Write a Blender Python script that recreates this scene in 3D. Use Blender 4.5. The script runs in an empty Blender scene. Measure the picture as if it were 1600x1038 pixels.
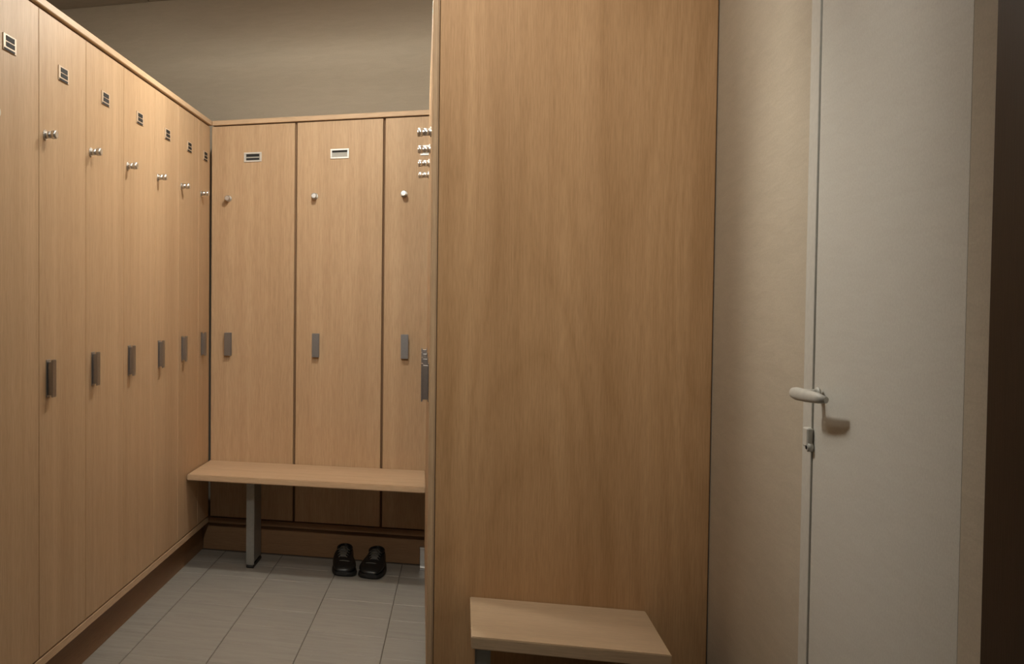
import bpy, bmesh, math, random
from mathutils import Vector, Matrix
random.seed(7)
C = bpy.context.scene.collection
sc = bpy.context.scene

# ---------------------------------------------------------------- camera
F, PX, PY = 1636.134, 200.0, 522.46
YA, PI_, RO = -0.30776, 0.03091, 0.00202
cam = bpy.data.cameras.new('camera')
co = bpy.data.objects.new('camera', cam); C.objects.link(co)
fwd = Vector((math.sin(YA)*math.cos(PI_), math.cos(YA)*math.cos(PI_), -math.sin(PI_)))
rt = Vector((math.cos(YA), -math.sin(YA), 0)); up = rt.cross(fwd)
R2 = rt*math.cos(RO)+up*math.sin(RO); U2 = -rt*math.sin(RO)+up*math.cos(RO)
M = Matrix((R2, U2, -fwd)).transposed().to_4x4()
M.translation = Vector((1.14838, -4.89635, 1.20004))
co.matrix_world = M
cam.sensor_fit = 'HORIZONTAL'; cam.sensor_width = 36
cam.lens = F*36/1600
cam.shift_x = (800-PX)/1600; cam.shift_y = (PY-519)/1600
cam.clip_start = .05
sc.camera = co

# ---------------------------------------------------------------- light
w = bpy.data.worlds.new('world'); sc.world = w; w.use_nodes = True
w.node_tree.nodes['Background'].inputs[0].default_value = (1, .82, .62, 1)
w.node_tree.nodes['Background'].inputs[1].default_value = .02
sc.view_settings.view_transform = 'Standard'; sc.view_settings.look = 'None'
sc.view_settings.exposure = 0.0; sc.view_settings.gamma = 1
sc.view_settings.use_curve_mapping = False

def lamp(x, y, power, size=.16, spread=150, col=(1, .86, .68), z=2.765):
    l = bpy.data.lights.new('downlight', 'AREA'); l.shape = 'DISK'; l.size = size
    l.energy = power; l.color = col; l.spread = math.radians(spread)
    o = bpy.data.objects.new('downlight', l); C.objects.link(o); o.location = (x, y, z)
def added_globe(x, y, z, power, r=.07, col=(1, .95, .85)):
    l = bpy.data.lights.new('globe', 'POINT'); l.shadow_soft_size = r; l.energy = power; l.color = col
    o = bpy.data.objects.new('globe', l); C.objects.link(o); o.location = (x, y, z)
ADDED_LAMPS = [(.66, -1.90, 2.36, 17), (.66, -.98, 2.41, 42), (.95, -2.62, 2.28, 8)]  # added lamps, placed for their light on the room
for a in ADDED_LAMPS: added_globe(*a)
# added unseen spotlights: one behind the viewpoint down the aisle, one from the aisle onto the white door
def spot(p, aim, power, size):
    l = bpy.data.lights.new('spotlight', 'SPOT'); l.energy = power; l.color = (1, .95, .85); l.shadow_soft_size = .09
    l.spot_size = math.radians(size); l.spot_blend = 1.0
    o = bpy.data.objects.new('spotlight', l); C.objects.link(o); o.location = p
    o.rotation_euler = (Vector(aim)-Vector(p)).to_track_quat('-Z', 'Y').to_euler()
spot((.95, -4.15, 2.70), (1.05, -2.0, 1.48), 118, 56)
spot((.42, -2.45, 2.68), (1.73, -2.88, 1.30), 66, 36)

# ---------------------------------------------------------------- materials
def nt(name):
    m = bpy.data.materials.new(name); m.use_nodes = True
    n = m.node_tree.nodes; L = m.node_tree.links
    return m, n, L, n['Principled BSDF']
def ramp(n, pts):
    r = n.new('ShaderNodeValToRGB'); e = r.color_ramp.elements
    while len(e) < len(pts): e.new(.5)
    for k, (p, c) in enumerate(pts):
        e[k].position = p; e[k].color = (*c, 1) if len(c) == 3 else c
    return r
def mix(n, L, mode, fac, a, b):
    x = n.new('ShaderNodeMix'); x.data_type = 'RGBA'; x.blend_type = mode
    if isinstance(fac, float): x.inputs[0].default_value = fac
    else: L.new(fac, x.inputs[0])
    for s, v in ((6, a), (7, b)):
        if isinstance(v, tuple): x.inputs[s].default_value = (*v, 1)
        else: L.new(v, x.inputs[s])
    return x.outputs[2]
def noise(n, L, vec, scale, detail=3, rough=.5, dist=0.):
    t = n.new('ShaderNodeTexNoise'); t.inputs['Scale'].default_value = scale
    t.inputs['Detail'].default_value = detail; t.inputs['Roughness'].default_value = rough
    t.inputs['Distortion'].default_value = dist
    L.new(vec, t.inputs['Vector']); return t.outputs['Fac']
def mapping(n, L, vec, scale):
    m = n.new('ShaderNodeMapping'); m.inputs['Scale'].default_value = scale
    L.new(vec, m.inputs['Vector']); return m.outputs['Vector']
def wood(name, light, dark, axis='z', fig=.35, streak=.55, rough=.5):
    m, n, L, b = nt(name)
    tc = n.new('ShaderNodeTexCoord'); oi = n.new('ShaderNodeObjectInfo')
    mul = n.new('ShaderNodeVectorMath'); mul.operation = 'SCALE'; mul.inputs[3].default_value = 1
    cx = n.new('ShaderNodeCombineXYZ')
    for k, f in enumerate((37., 11., 23.)):
        q = n.new('ShaderNodeMath'); q.operation = 'MULTIPLY'; q.inputs[1].default_value = f
        L.new(oi.outputs['Random'], q.inputs[0]); L.new(q.outputs[0], cx.inputs[k])
    ad = n.new('ShaderNodeVectorMath'); ad.operation = 'ADD'
    L.new(tc.outputs['Object'], ad.inputs[0]); L.new(cx.outputs[0], ad.inputs[1])
    v = ad.outputs[0]
    def sc_(a, g):
        s = [a, a, a]; s['xyz'.index(axis)] = g; return tuple(s)
    # growth-ring figure: contour lines of a stretched noise
    big = noise(n, L, mapping(n, L, v, sc_(3.4, .5)), 1.0, 1.0, .3, .25)
    mm = n.new('ShaderNodeMath'); mm.operation = 'MULTIPLY'; mm.inputs[1].default_value = 30
    L.new(big, mm.inputs[0])
    fr = n.new('ShaderNodeMath'); fr.operation = 'PINGPONG'; fr.inputs[1].default_value = 1
    L.new(mm.outputs[0], fr.inputs[0])
    figr = ramp(n, [(0, (1, 1, 1)), (.55, (.72, .72, .72)), (.9, (.25, .25, .25)), (1, (0, 0, 0))])
    L.new(fr.outputs[0], figr.inputs[0])
    st = noise(n, L, mapping(n, L, v, sc_(26, .5)), 1.0, 5, .6)
    str_ = ramp(n, [(.3, (0, 0, 0)), (.7, (1, 1, 1))]); L.new(st, str_.inputs[0])
    fine = noise(n, L, mapping(n, L, v, sc_(330, 14)), 1.0, 3, .7)
    finr = ramp(n, [(.35, (.80, .78, .75)), (.6, (1, 1, 1))]); L.new(fine, finr.inputs[0])
    wide = noise(n, L, mapping(n, L, v, sc_(7, .25)), 1.0, 2, .5)
    widr = ramp(n, [(.3, (.88, .86, .84)), (.7, (1.0, 1.0, 1.0))]); L.new(wide, widr.inputs[0])
    f1 = mix(n, L, 'MIX', fig, str_.outputs[0], figr.outputs[0])
    c0 = mix(n, L, 'MIX', f1, dark, light)
    mid = tuple((a+c)/2 for a, c in zip(light, dark))
    c0 = mix(n, L, 'MIX', streak, mid, c0)
    c1 = mix(n, L, 'MULTIPLY', .8, c0, finr.outputs[0])
    c2 = mix(n, L, 'MULTIPLY', 1.0, c1, widr.outputs[0])
    L.new(c2, b.inputs['Base Color'])
    b.inputs['Roughness'].default_value = rough
    b.inputs['Specular IOR Level'].default_value = .22
    bp = n.new('ShaderNodeBump'); bp.inputs['Strength'].default_value = .12; bp.inputs['Distance'].default_value = .001
    L.new(fine, bp.inputs['Height']); L.new(bp.outputs[0], b.inputs['Normal'])
    return m
def plaster(name, a, c, rough=.85, scale=(4, 4, 22), bump=.18):
    m, n, L, b = nt(name)
    tc = n.new('ShaderNodeTexCoord')
    v = mapping(n, L, tc.outputs['Object'], scale)
    f = noise(n, L, v, 2.2, 6, .62, .6)
    r = ramp(n, [(.3, c), (.7, a)]); L.new(f, r.inputs[0])
    g = noise(n, L, tc.outputs['Object'], 260, 2, .6)
    gr = ramp(n, [(.3, (.9, .9, .9)), (.7, (1, 1, 1))]); L.new(g, gr.inputs[0])
    L.new(mix(n, L, 'MULTIPLY', 1.0, r.outputs[0], gr.outputs[0]), b.inputs['Base Color'])
    b.inputs['Roughness'].default_value = rough
    bp = n.new('ShaderNodeBump'); bp.inputs['Strength'].default_value = bump; bp.inputs['Distance'].default_value = .004
    L.new(f, bp.inputs['Height']); L.new(bp.outputs[0], b.inputs['Normal'])
    return m
def plain(name, col, rough=.5, metal=0., bump=0, scale=80):
    m, n, L, b = nt(name)
    tc = n.new('ShaderNodeTexCoord')
    f = noise(n, L, tc.outputs['Object'], scale, 3)
    r = ramp(n, [(.3, tuple(x*.9 for x in col)), (.7, col)]); L.new(f, r.inputs[0])
    L.new(r.outputs[0], b.inputs['Base Color'])
    b.inputs['Roughness'].default_value = rough; b.inputs['Metallic'].default_value = metal
    if bump:
        bp = n.new('ShaderNodeBump'); bp.inputs['Strength'].default_value = bump; bp.inputs['Distance'].default_value = .001
        L.new(f, bp.inputs['Height']); L.new(bp.outputs[0], b.inputs['Normal'])
    return m
LT, DK = (.64, .455, .285), (.51, .345, .205)
OAK = wood('oak_door', LT, DK, 'z', .12, .6)
OAKP = wood('oak_panel', (.63, .39, .205), (.44, .25, .112), 'z', .34, .72)
OAKX = wood('oak_board', (.70, .51, .335), (.60, .42, .265), 'x', .2, .5)
OAKY = wood('oak_board_pale', (.79, .61, .42), (.69, .52, .345), 'x', .2, .5)
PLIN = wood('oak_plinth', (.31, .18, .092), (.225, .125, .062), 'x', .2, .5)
CARC = plain('carcass_brown', (.26, .145, .07), .7)
WALL = plaster('beige_plaster', (.56, .485, .38), (.51, .44, .34))
CEIL = plaster('ceiling_tile', (.48, .42, .35), (.42, .37, .30), .9, (8, 8, 8), .2)
WHITE = plaster('white_door_paint', (.66, .65, .60), (.63, .615, .565), .55, (4, 4, 30), .05)
FRAME = plain('white_frame_paint', (.66, .65, .60), .45)
GROUT = plain('grout', (.13, .11, .09), .9)
CHROME = plain('chrome', (.80, .79, .77), .33, 1.0)
ALU = plain('aluminium', (.42, .41, .41), .38, 1.0, scale=200)
STEEL = plain('grey_leg_steel', (.33, .33, .31), .42, .6)
DARK = plain('dark_slot', (.014, .013, .012), .8)  # slots and keyholes, also the painted shadow strip on left plates
CARD = plain('card', (.42, .41, .37), .6)
RUB = plain('black_rubber', (.012, .012, .012), .55)
LEATH = plain('black_leather', (.010, .010, .010), .38, bump=.4, scale=160)
LACE = plain('grey_lace', (.075, .07, .06), .6)
DBROWN = wood('dark_wood', (.05, .028, .016), (.035, .02, .011), 'z', .2, .5)
WOODREFL = plain('brushed_champagne', (.64, .50, .36), .45, .25)  # wood tone painted in as the reflection in the chrome plates
SATIN = plain('satin_frame', (.74, .72, .68), .35, .35)
PULL = plain('matt_chrome', (.70, .68, .64), .3, 1.0)
def tile_mat():
    m, n, L, b = nt('stone_tile')
    tc = n.new('ShaderNodeTexCoord'); oi = n.new('ShaderNodeObjectInfo')
    cx = n.new('ShaderNodeCombineXYZ')
    for k, f in enumerate((31., 17.)):
        q = n.new('ShaderNodeMath'); q.operation = 'MULTIPLY'; q.inputs[1].default_value = f
        L.new(oi.outputs['Random'], q.inputs[0]); L.new(q.outputs[0], cx.inputs[k])
    ad = n.new('ShaderNodeVectorMath'); ad.operation = 'ADD'
    L.new(tc.outputs['Object'], ad.inputs[0]); L.new(cx.outputs[0], ad.inputs[1])
    f = noise(n, L, mapping(n, L, ad.outputs[0], (5, 34, 5)), 1, 5, .65, .8)
    r = ramp(n, [(.28, (.25, .237, .212)), (.5, (.295, .28, .25)), (.75, (.335, .318, .285))]); L.new(f, r.inputs[0])
    L.new(r.outputs[0], b.inputs['Base Color']); b.inputs['Roughness'].default_value = .5
    bp = n.new('ShaderNodeBump'); bp.inputs['Strength'].default_value = .2; bp.inputs['Distance'].default_value = .001
    L.new(f, bp.inputs['Height']); L.new(bp.outputs[0], b.inputs['Normal'])
    return m
TILE = tile_mat()

# ---------------------------------------------------------------- helpers
def box(bm, x0, x1, y0, y1, z0, z1, bev=0., mi=0, seg=1):
    r = bmesh.ops.create_cube(bm, size=1)
    vs = r['verts']
    for v in vs:
        v.co = Vector((x0+(v.co.x+.5)*(x1-x0), y0+(v.co.y+.5)*(y1-y0), z0+(v.co.z+.5)*(z1-z0)))
    fs = set(f for v in vs for f in v.link_faces)
    for f in fs: f.material_index = mi
    if bev:
        es = list(set(e for v in vs for e in v.link_edges))
        bmesh.ops.bevel(bm, geom=es, offset=bev, segments=seg, affect='EDGES', material=mi)
def cyl(bm, p, q, r0, r1=None, seg=20, mi=0, bev=0.):
    r1 = r0 if r1 is None else r1
    p, q = Vector(p), Vector(q); d = q-p
    mtx = Matrix.Translation((p+q)/2) @ d.to_track_quat('Z', 'Y').to_matrix().to_4x4()
    r = bmesh.ops.create_cone(bm, cap_ends=True, segments=seg, radius1=r0, radius2=r1, depth=d.length, matrix=mtx)
    fs = set(f for v in r['verts'] for f in v.link_faces)
    for f in fs:
        f.material_index = mi
        if len(f.verts) == 4: f.smooth = True
    if bev:
        es = [e for e in set(e for f in fs for e in f.edges) if any(len(f.verts) > 4 for f in e.link_faces)]
        bmesh.ops.bevel(bm, geom=es, offset=bev, segments=2, affect='EDGES', material=mi)
def tube(bm, pts, rad, seg=12, flat=(1, 1), mi=0):
    """swept tube through pts; rad per point; flat scales the two cross axes"""
    pts = [Vector(p) for p in pts]; rings = []
    for i, p in enumerate(pts):
        t = (pts[min(i+1, len(pts)-1)]-pts[max(i-1, 0)]).normalized()
        s = t.cross(Vector((0, 0, 1)))
        s = s.normalized() if s.length > .05 else Vector((1, 0, 0))
        u = s.cross(t).normalized()
        rr = rad[i] if isinstance(rad, (list, tuple)) else rad
        rings.append([bm.verts.new(p+s*math.cos(a)*rr*flat[0]+u*math.sin(a)*rr*flat[1])
                      for a in [2*math.pi*k/seg for k in range(seg)]])
    for a, b in zip(rings, rings[1:]):
        for k in range(seg):
            f = bm.faces.new((a[k], a[(k+1) % seg], b[(k+1) % seg], b[k])); f.smooth = True; f.material_index = mi
    for rg in (rings[0][::-1], rings[-1]):
        f = bm.faces.new(rg); f.material_index = mi
def mesh(name, bm, mats):
    bmesh.ops.recalc_face_normals(bm, faces=bm.faces)
    me = bpy.data.meshes.new(name); bm.to_mesh(me); bm.free()
    for m in (mats if isinstance(mats, (list, tuple)) else [mats]): me.materials.append(m)
    return me
def obj(name, bm, mats, parent=None, loc=(0, 0, 0), me=None):
    me = me or mesh(name, bm, mats)
    o = bpy.data.objects.new(name, me); C.objects.link(o); o.location = loc
    if parent: o.parent = parent
    return o
def thing(name, label, cat, loc=(0, 0, 0), rz=0., group=None):
    o = bpy.data.objects.new(name, None); C.objects.link(o); o.empty_display_size = .1
    o.location = loc; o.rotation_euler = (0, 0, rz); tag(o, label, cat, group); return o
def tag(o, label, cat, group=None):
    o['label'] = label; o['category'] = cat
    if group: o['group'] = group
    return o
def struct(name, bm, m, parent=None):
    o = obj(name, bm, m, parent)
    if not parent: o['kind'] = 'structure'
    return o
def B(*a, **k):
    bm = bmesh.new(); box(bm, *a, **k); return bm

# ---------------------------------------------------------------- room
XL, XR, YB, YF, ZC = -1.05, 1.728, .5, -5.6, 2.795
o = struct('floor', B(XL-.1, XR+.1, YF-.1, YB+.1, -.10, -.0025), GROUT)
floor = o
TX0, TW, TY0, TD = .08, .275, -.64, .22
tme = mesh('tile', B(.0015, TW-.0015, .0005, TD-.0005, -.012, 0, bev=.0012), TILE)
for i in range(-1, 6):
    for j in range(-15, 4):
        x0, y0 = TX0+i*TW, TY0+j*TD
        if x0+TW > XR+.02 or y0+TD > .14: continue
        t = bpy.data.objects.new('tile', tme); C.objects.link(t); t.parent = floor
        t.location = (x0, y0, random.uniform(-.0004, .0004))
# ceiling with panels
ceil = struct('ceiling', B(XL-.1, XR+.1, YF-.1, YB+.1, ZC+.012, ZC+.10), GROUT)
cme = mesh('ceiling_panel', B(.003, .597, .003, .597, 0, .02, bev=.003), CEIL)
nx, ny = 5, 10
for i in range(nx):
    for j in range(ny+1):
        x0, y0 = XL+i*.6-.0, YB-(j+1)*.6
        t = bpy.data.objects.new('ceiling_panel', cme); C.objects.link(t); t.parent = ceil
        t.location = (x0, y0, ZC); 
        if x0+.6 > XR+.1: t.scale.x = (XR+.05-x0)/.6
struct('wall_back', B(XL-.1, XR+.1, YB, YB+.1, -.1, ZC+.1), WALL)
struct('wall_left', B(XL-.1, XL, YF, YB, -.1, ZC+.1), WALL)
struct('wall_front', B(XL-.1, XR+.1, YF-.1, YF, -.1, ZC+.1), DBROWN)
D0, D1 = -3.389, -2.822          # door slab
bm = bmesh.new()
box(bm, XR, XR+.1, -2.775, YB, -.1, ZC+.1)
box(bm, XR, XR+.1, -3.389-.085, -3.3895, -.1, ZC+.1)
box(bm, XR, XR+.1, YF, -4.45, -.1, ZC+.1)
box(bm, XR, XR+.1, -4.45, -2.775, 2.16, ZC+.1)
struct('wall_right', bm, WALL)
# white door, flush in the right wall
door = bpy.data.objects.new('door_1', None); C.objects.link(door); door['kind'] = 'structure'
door.location = (XR, (D0+D1)/2, 0)
dy = (D0+D1)/2
obj('door_leaf', B(.0005, .036, D0-dy, D1-dy-.0045, .008, 2.115, bev=.002), WHITE, door)
bm = bmesh.new()
box(bm, -.0012, .06, D1-dy, -2.775-dy, 0, 2.16, bev=.0008)
box(bm, -.0012, .06, D0-dy, D1-dy, 2.12, 2.16, bev=.0008)
box(bm, .04, .06, D0-dy, D1-dy, 0, 2.12)
obj('door_frame', bm, FRAME, door)
hb = bmesh.new()
HY_, HZ = -2.872-dy, 1.047
cyl(hb, (-.004, HY_, HZ), (-.010, HY_, HZ), .012, seg=28, bev=.002)
cyl(hb, (-.008, HY_, HZ), (-.034, HY_, HZ), .0085)
tube(hb, [(-.038, HY_+.016, HZ+.001), (-.040, HY_+.010, HZ+.001), (-.040, HY_-.008, HZ+.001), (-.038, HY_-.05, HZ+.001),
          (-.034, HY_-.095, HZ+.001), (-.028, HY_-.118, HZ)], [.005, .0085, .0105, .010, .0085, .005], 14, (.72, 1.05))
obj('lever_handle', hb, FRAME, door)
hb = bmesh.new()
box(hb, -.010, .0, D1-dy-.010, D1-dy+.016, .952, .985, bev=.002)
cyl(hb, (0, D1-dy-.006, .952), (-.009, D1-dy-.006, .952), .008, seg=20, bev=.001)
cyl(hb, (-.009, D1-dy-.006, .952), (-.0105, D1-dy-.006, .952), .0035, seg=12, mi=1)
obj('privacy_lock', hb, [FRAME, DARK], door)
# dark door on the near side of the white one
door2 = bpy.data.objects.new('door_2', None); C.objects.link(door2); door2['kind'] = 'structure'
door2.location = (XR, -3.95, 0)
obj('door_leaf', B(.0, .04, -.44, .355, .008, 2.10, bev=.002), DBROWN, door2)
bm = bmesh.new()
box(bm, -.012, .08, .36, .475, 0, 2.16, bev=.003)
box(bm, -.012, .08, -.50, -.445, 0, 2.16, bev=.003)
box(bm, -.012, .08, -.445, .42, 2.105, 2.16, bev=.003)
obj('door_frame', bm, DBROWN, door2)

# added unseen lamps to light the aisle: flat shade over each bulb cuts wall light
for k, (x, y, z, p) in enumerate(ADDED_LAMPS):
    t = thing('hanging_lamp', ['flat round lamp hanging above the left bank of lockers',
                               'flat round lamp hanging near the back lockers, closest to the beige wall',
                               'flat round lamp hanging just in front of the tall end panel'][k], 'lamp', (x, y, z), 0, 'aisle lamps')
    bm = bmesh.new(); cyl(bm, (0, 0, .028), (0, 0, .036), (.24, .33, .09)[k], seg=48); obj('shade', bm, FRAME, t)
    bm = bmesh.new(); cyl(bm, (0, 0, .036), (0, 0, ZC-z), .007); cyl(bm, (0, 0, ZC-z-.03), (0, 0, ZC-z), .05, seg=32); obj('rod', bm, FRAME, t)

# ---------------------------------------------------------------- lockers
ZB, ZT, ZTT = .168, 2.037, 2.060
cache = {}
def door_mesh(wd, gap):
    k = ('d', round(wd, 4), gap)
    if k not in cache:
        cache[k] = mesh('door', B(gap/2, wd-gap/2, 0, .018, ZB+.003, ZT-.004, bev=.0012), OAK)
    return cache[k]
def body_mesh(wd, dp):
    k = ('b', round(wd, 4), dp)
    if k not in cache:
        bm = bmesh.new(); t = .016; y0 = .0215
        box(bm, .0005, t, y0, dp, ZB-.022, ZT)
        box(bm, wd-t, wd-.0005, y0, dp, ZB-.022, ZT)
        box(bm, t, wd-t, dp-.01, dp, ZB-.022, ZT)
        box(bm, t, wd-t, y0, dp-.01, ZB-.022, ZB)
        box(bm, t, wd-t, y0, dp-.01, ZT-.016, ZT)
        cache[k] = mesh('body', bm, CARC)
    return cache[k]
def handle_mesh():
    bm = bmesh.new(); w_, h = .016, .055
    box(bm, -w_, w_, -.021, -.016, -h, h, bev=.0016, seg=2)
    box(bm, -w_+.008, w_-.008, -.018, .0, -h+.006, h-.006, bev=.001)
    box(bm, -w_, w_, -.0025, .0, -h, h, bev=.0008)
    return mesh('handle', bm, ALU)
def lock_mesh():
    bm = bmesh.new()
    cyl(bm, (0, 0, 0), (0, -.004, 0), .015, seg=24, bev=.001)
    cyl(bm, (0, -.003, 0), (0, -.022, 0), .0105, seg=32, bev=.001)
    cyl(bm, (0, -.022, 0), (0, -.038, 0), .0125, seg=24, bev=.002)
    box(bm, -.0018, .0018, -.0375, -.030, -.007, .007, mi=1)
    return mesh('lock', bm, [CHROME, DARK])
def plate_mesh(dark):
    bm = bmesh.new(); W, H, b_ = .042, .0225, .0075
    for a in ((-W, W, H-b_, H), (-W, W, -H, -H+b_), (-W, -W+b_, -H+b_, H-b_), (W-b_, W, -H+b_, H-b_)):
        box(bm, a[0], a[1], -.0045, .0, a[2], a[3], bev=.0009)
    box(bm, -W+b_, W-b_, -.0018, -.0, -H+b_, H-b_, mi=1)
    if dark:
        box(bm, -W+b_+.004, W-b_-.004, -.0028, -.0015, .002, H-b_-.001, mi=2)
        box(bm, -W+b_+.004, W-b_-.004, -.0028, -.0015, -H+b_+.001, -.004, mi=2)
    else:
        box(bm, -W+b_, W-b_, -.0028, -.0015, .006, H-b_, mi=2)
    return mesh('name_plate', bm, [SATIN, CARD, DARK])
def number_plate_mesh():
    # small frame coloured as chrome mirroring wood; two dark windows, painted shadow strip below
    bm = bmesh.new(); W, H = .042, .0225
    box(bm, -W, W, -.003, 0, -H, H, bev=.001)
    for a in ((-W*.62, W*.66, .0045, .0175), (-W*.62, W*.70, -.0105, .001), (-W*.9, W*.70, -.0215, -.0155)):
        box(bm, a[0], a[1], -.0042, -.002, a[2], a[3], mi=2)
    return mesh('name_plate', bm, [WOODREFL, CARD, DARK])
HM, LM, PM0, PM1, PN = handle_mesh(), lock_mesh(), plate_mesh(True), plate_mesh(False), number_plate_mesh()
def locker(loc, rz, wd, label, group, gap, hx, hz, lx, lz, plate, plx=None, dp=.48):
    t = thing('locker', label, 'locker', loc, rz, group)
    b = obj('body', None, None, t, me=body_mesh(wd, dp))
    d = obj('door', None, None, t, me=door_mesh(wd, gap))
    if hx is not None:
        obj('handle', None, None, d, (hx, 0, hz), HM)
        obj('lock', None, None, d, (lx, 0, lz), LM)
    if plate: obj('name_plate', None, None, d, (plx if plx is not None else wd/2, 0, 1.882), plate)
    return t
# left bank: local +x runs away from the camera
seams = [-2.91, -2.518, -2.123, -1.732, -1.337, -.943, -.578, -.222, -.0005]
labs = ['oak locker nearest the camera in the long left bank, mostly outside the picture',
        'oak locker at the left edge of the picture, only its name plate showing whole',
        'oak locker of the left bank, second one in from the left picture edge',
        'oak locker of the left bank, third one in from the left picture edge',
        'oak locker in the middle of the left bank, fourth from the left edge',
        'oak locker of the left bank, third from the inner corner',
        'oak locker of the left bank, last but one before the inner corner',
        'narrow oak locker at the far end of the left bank, tucked into the corner']
hzs = [.966, .966, .968, .973, .979, .984, .990, .997]
for k in range(1, 8):
    wd = seams[k+1]-seams[k]
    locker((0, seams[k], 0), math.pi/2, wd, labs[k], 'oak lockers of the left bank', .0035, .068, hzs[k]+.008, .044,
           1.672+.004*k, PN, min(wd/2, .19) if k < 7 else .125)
# back bank: local +x = world +X
bs = [.004, .410, .809, 1.205]
bl = ['oak locker of the back bank in the left corner, name plate with dark card',
      'oak locker in the middle of the back bank, behind the bench, pale name plate',
      'oak locker of the back bank partly hidden by the tall end panel']
for k in range(3):
    locker((bs[k], 0, 0), 0, bs[k+1]-bs[k], bl[k], 'oak lockers of the back bank', .011, .098 if k else .09, 1.0, .088, 1.690,
           [PM0, PM1, PM1][k], [.203, .200, .2][k])
# right bank seen edge on, turned a little
ANG = .0345
NX, NY = 1.0715, -2.046
rb = Vector((math.sin(-ANG), math.cos(-ANG)))   # direction away from camera along the face
rl = ['oak locker of the right bank directly behind the tall end panel, seen edge on',
      'oak locker of the right bank, second behind the tall end panel',
      'oak locker of the right bank, third behind the tall end panel',
      'oak locker at the far end of the right bank, next to the bench']
wr = [.345, .345, .345, .535]
s = 0
for k in range(4):
    s += wr[k]
    p = Vector((NX, NY))+rb*s
    # local +x runs towards the camera
    locker((p.x, p.y, 0), -math.pi/2+ANG, wr[k]-.0005, rl[k], 'oak lockers of the right bank', .0035, wr[k]-.25, .972, wr[k]-.25, 1.683,
           None, None, dp=.44)
# corner post, tops, kick boards
tag(obj('cornice', B(0, 2.91, -.012, .48, ZT+.0005, ZTT, bev=.002), OAKX), 'long oak top board with light edge along the left lockers', 'cornice')
o = bpy.data.objects['cornice']; o.location = (0, -2.912, 0); o.rotation_euler = (0, 0, math.pi/2)
tag(obj('cornice', B(.0135, 1.22, -.012, .48, ZT+.0005, ZTT, bev=.002), OAKX), 'oak top board of the back lockers below the beige wall', 'cornice')
o = tag(obj('cornice', B(0, 1.57, .001, .44, ZT+.0005, ZTT, bev=.002), OAKX), 'oak top board of the right bank behind the tall panel', 'cornice')
p = Vector((NX, NY))+rb*1.572
o.location = (p.x, p.y, 0); o.rotation_euler = (0, 0, -math.pi/2+ANG)
def plinth(label, L, loc, rz, sb, dp):
    t = thing('plinth', label, 'plinth', loc, rz)
    obj('ledge', B(0, L, .001, .0205, ZB-.030, ZB-.003, bev=.0015), OAKX, t)
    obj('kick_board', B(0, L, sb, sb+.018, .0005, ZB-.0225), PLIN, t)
    return t
def plinth_back(label, L, loc, rz, sb):
    t = thing('plinth', label, 'plinth', loc, rz)
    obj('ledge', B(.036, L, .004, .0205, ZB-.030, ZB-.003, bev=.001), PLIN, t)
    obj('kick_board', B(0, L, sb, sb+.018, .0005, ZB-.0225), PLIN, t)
plinth('brown kick board with a light ledge under the left lockers', 2.95, (0, -2.912, 0), math.pi/2, .036, .48)
plinth_back('brown kick board under the back lockers behind the shoes', 1.23, (-.036+.001, 0, 0), 0, .045)
plinth('brown kick board under the right bank behind the tall panel', 1.57, (p.x, p.y, 0), -math.pi/2+ANG, .036, .44)
# tall end panel
t = thing('end_panel', 'tall oak panel with arched grain closing off the right lockers', 'panel', (1.09, -2.07, 0))
obj('panel_board', B(0, .6355, 0, .020, .001, 2.30, bev=.0012), OAKP, t)
obj('edge_strip', B(-.0185, -.0022, .003, .022, .001, 2.30, bev=.0035, seg=3), OAK, t)

# ---------------------------------------------------------------- benches
def leg_mesh(h, wd, dp):
    bm = bmesh.new()
    box(bm, 0, wd, 0, .012, .012, h, bev=.004, seg=2)
    box(bm, .004, wd-.004, .010, dp, .02, h, bev=.002)
    return bm
t = thing('bench', 'long oak bench in front of the back lockers, on a grey leg', 'bench', (0, 0, 0))
def board(x0, x1, y0, y1, z0, z1):
    return B(x0, x1, y0, y1, z0, z1, bev=.003, seg=2)
bm = board(.006, 1.009, -.44, -.001, .414, .4405)
for v in bm.verts:      # right end follows the turned locker bank
    if v.co.x > .9: v.co.x -= (v.co.y+.22)*.0345
obj('seat', bm, OAKX, t)
lg = obj('leg', leg_mesh(.4135, .036, .20), STEEL, t, (.236, -.262, 0))
obj('foot', B(.001, .035, -.002, .20, .0, .0125, bev=.003), RUB, lg)
bm = bmesh.new()
box(bm, 0, .026, .0, .006, 0, .105, bev=.002); box(bm, 0, .026, -.012, .0, .093, .105, bev=.002)
box(bm, 0, .026, -.016, .0, 0, .012, bev=.002); 
obj('floor_bracket', bm, CHROME, t, (.984, -.05, 0))
t2 = thing('bench', 'short oak bench end fixed to the tall panel at the bottom of the picture', 'bench', (1.179, -2.412, 0))
obj('seat', B(0, .411, 0, .341, .412, .4405, bev=.002, seg=2), OAKY, t2)
for x in (.009, .366):
    lg = obj('leg', leg_mesh(.4115, .034, .20), STEEL, t2, (x, .03, 0))
    obj('foot', B(.001, .033, -.002, .20, .0, .0125, bev=.003), RUB, lg)

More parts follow.
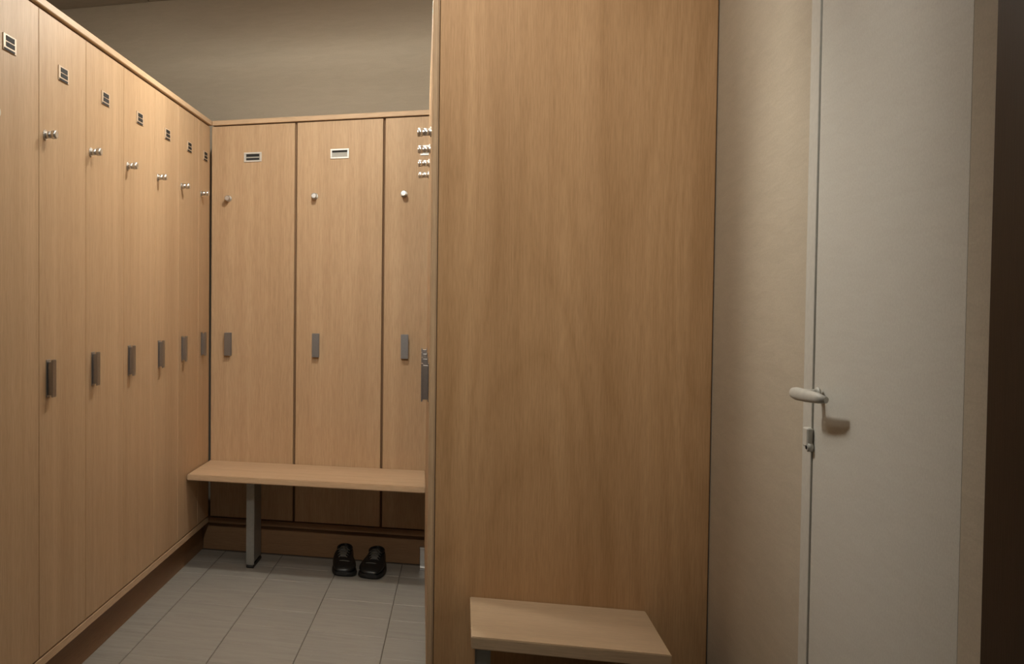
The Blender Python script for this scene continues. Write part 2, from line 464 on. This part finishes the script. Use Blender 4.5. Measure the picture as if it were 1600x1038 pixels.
# ---------------------------------------------------------------- shoes
def shoe(loc, rz, mir, label):
    """toe towards -Y, length .27"""
    t = thing('shoe', label, 'shoe', loc, rz, 'pair of black shoes under the back bench')
    Lh = .27
    # plan half widths and heights along the length (0 toe .. 1 heel)
    st = [(0, .020, .030, .004), (.04, .036, .040, .01), (.12, .047, .050, .012), (.24, .052, .056, .010), (.38, .051, .066, .006),
          (.50, .046, .078, 0), (.62, .042, .086, -.002), (.76, .040, .088, 0), (.90, .036, .090, 0), (.97, .028, .090, 0), (1.0, .014, .086, 0)]
    def ring(bm, y, hw, z0, z1, cx, crown, n=20):
        vs = []
        for k in range(n):
            a = 2*math.pi*k/n; c, s_ = math.cos(a), math.sin(a)
            x = cx+hw*math.copysign(abs(c)**.8, c)
            zz = z0+(z1-z0)*(.5+.5*math.copysign(abs(s_)**crown, s_))
            vs.append(bm.verts.new((x, y, zz)))
        return vs
    def skin(bm, rings):
        for a, b in zip(rings, rings[1:]):
            n = len(a)
            for k in range(n):
                f = bm.faces.new((a[k], a[(k+1) % n], b[(k+1) % n], b[k])); f.smooth = True
        bm.faces.new(rings[0][::-1]); bm.faces.new(rings[-1])
    # sole
    bm = bmesh.new()
    skin(bm, [ring(bm, u*Lh, hw+.003, 0 if .03 < u < .98 else .006, .021, c*mir, .45) for u, hw, h, c in st])
    obj('sole', bm, RUB, t)
    # upper, with the collar opening pressed in towards the heel
    bm = bmesh.new()
    rings = [ring(bm, u*Lh, hw, .017, h, c*mir, .8) for u, hw, h, c in st]
    skin(bm, rings)
    for v in bm.verts:
        u = v.co.y/Lh
        d = ((u-.74)/.22)**2+(v.co.x/.029)**2
        if d < 1.0 and v.co.z > .05: v.co.z -= .05*(1-d)**.4
    up_ = obj('upper', bm, LEATH, t)
    md = up_.modifiers.new('smooth', 'SUBSURF'); md.levels = 1; md.render_levels = 2
    # collar rim
    bm = bmesh.new(); pts = []
    for k in range(25):
        a = 2*math.pi*k/24
        y = (.74+.235*math.sin(a))*Lh; pts.append((.031*math.cos(a), y, .080+.012*(y/Lh-.55)))
    tube(bm, pts, .0045, 8); obj('collar', bm, LEATH, t)
    # tongue, laces, toe seam
    bm = bmesh.new()
    tube(bm, [(0, .36*Lh, .0655), (0, .46*Lh, .078), (0, .55*Lh, .091), (0, .60*Lh, .098)], [.012, .017, .019, .014], 12, (1, .22))
    obj('tongue', bm, LACE, t)
    bm = bmesh.new()
    for k, u in enumerate((.36, .42, .48, .535)):
        z = .0655+(u-.36)*.135; hw = .021+.002*k
        tube(bm, [(-hw, u*Lh, z-.006), (-hw*.5, (u+.012)*Lh, z+.004), (0, (u+.02)*Lh, z+.007), (hw*.5, (u+.012)*Lh, z+.004), (hw, u*Lh, z-.006)], .0026, 8)
    tube(bm, [(-.002, .55*Lh, .094), (-.014, .51*Lh, .096), (-.020, .47*Lh, .089), (-.012, .48*Lh, .087), (0, .54*Lh, .093),
              (.012, .48*Lh, .088), (.020, .46*Lh, .088), (.014, .50*Lh, .096), (.002, .55*Lh, .094)], .002, 8)
    obj('laces', bm, LACE, t)
    bm = bmesh.new(); pts = []
    for k in range(13):
        a = -1.0+2.0*k/12
        u = .235-.05*a*a*0+.05*abs(a)**2
        # height of the upper there
        hh = .056-.034*abs(a)**3
        pts.append((a*.047+.010*mir, u*Lh, hh+.0008))
    tube(bm, pts, .0032, 8, (1.3, .8)); obj('toe_strap', bm, LACE, t)
    return t
shoe((.661, -.285, .0006), .02, 1, 'left-hand black shoe of the pair under the bench, toe to the room')
shoe((.793, -.292, .0006), -.03, -1, 'right-hand black shoe of the pair under the bench, toe to the room')
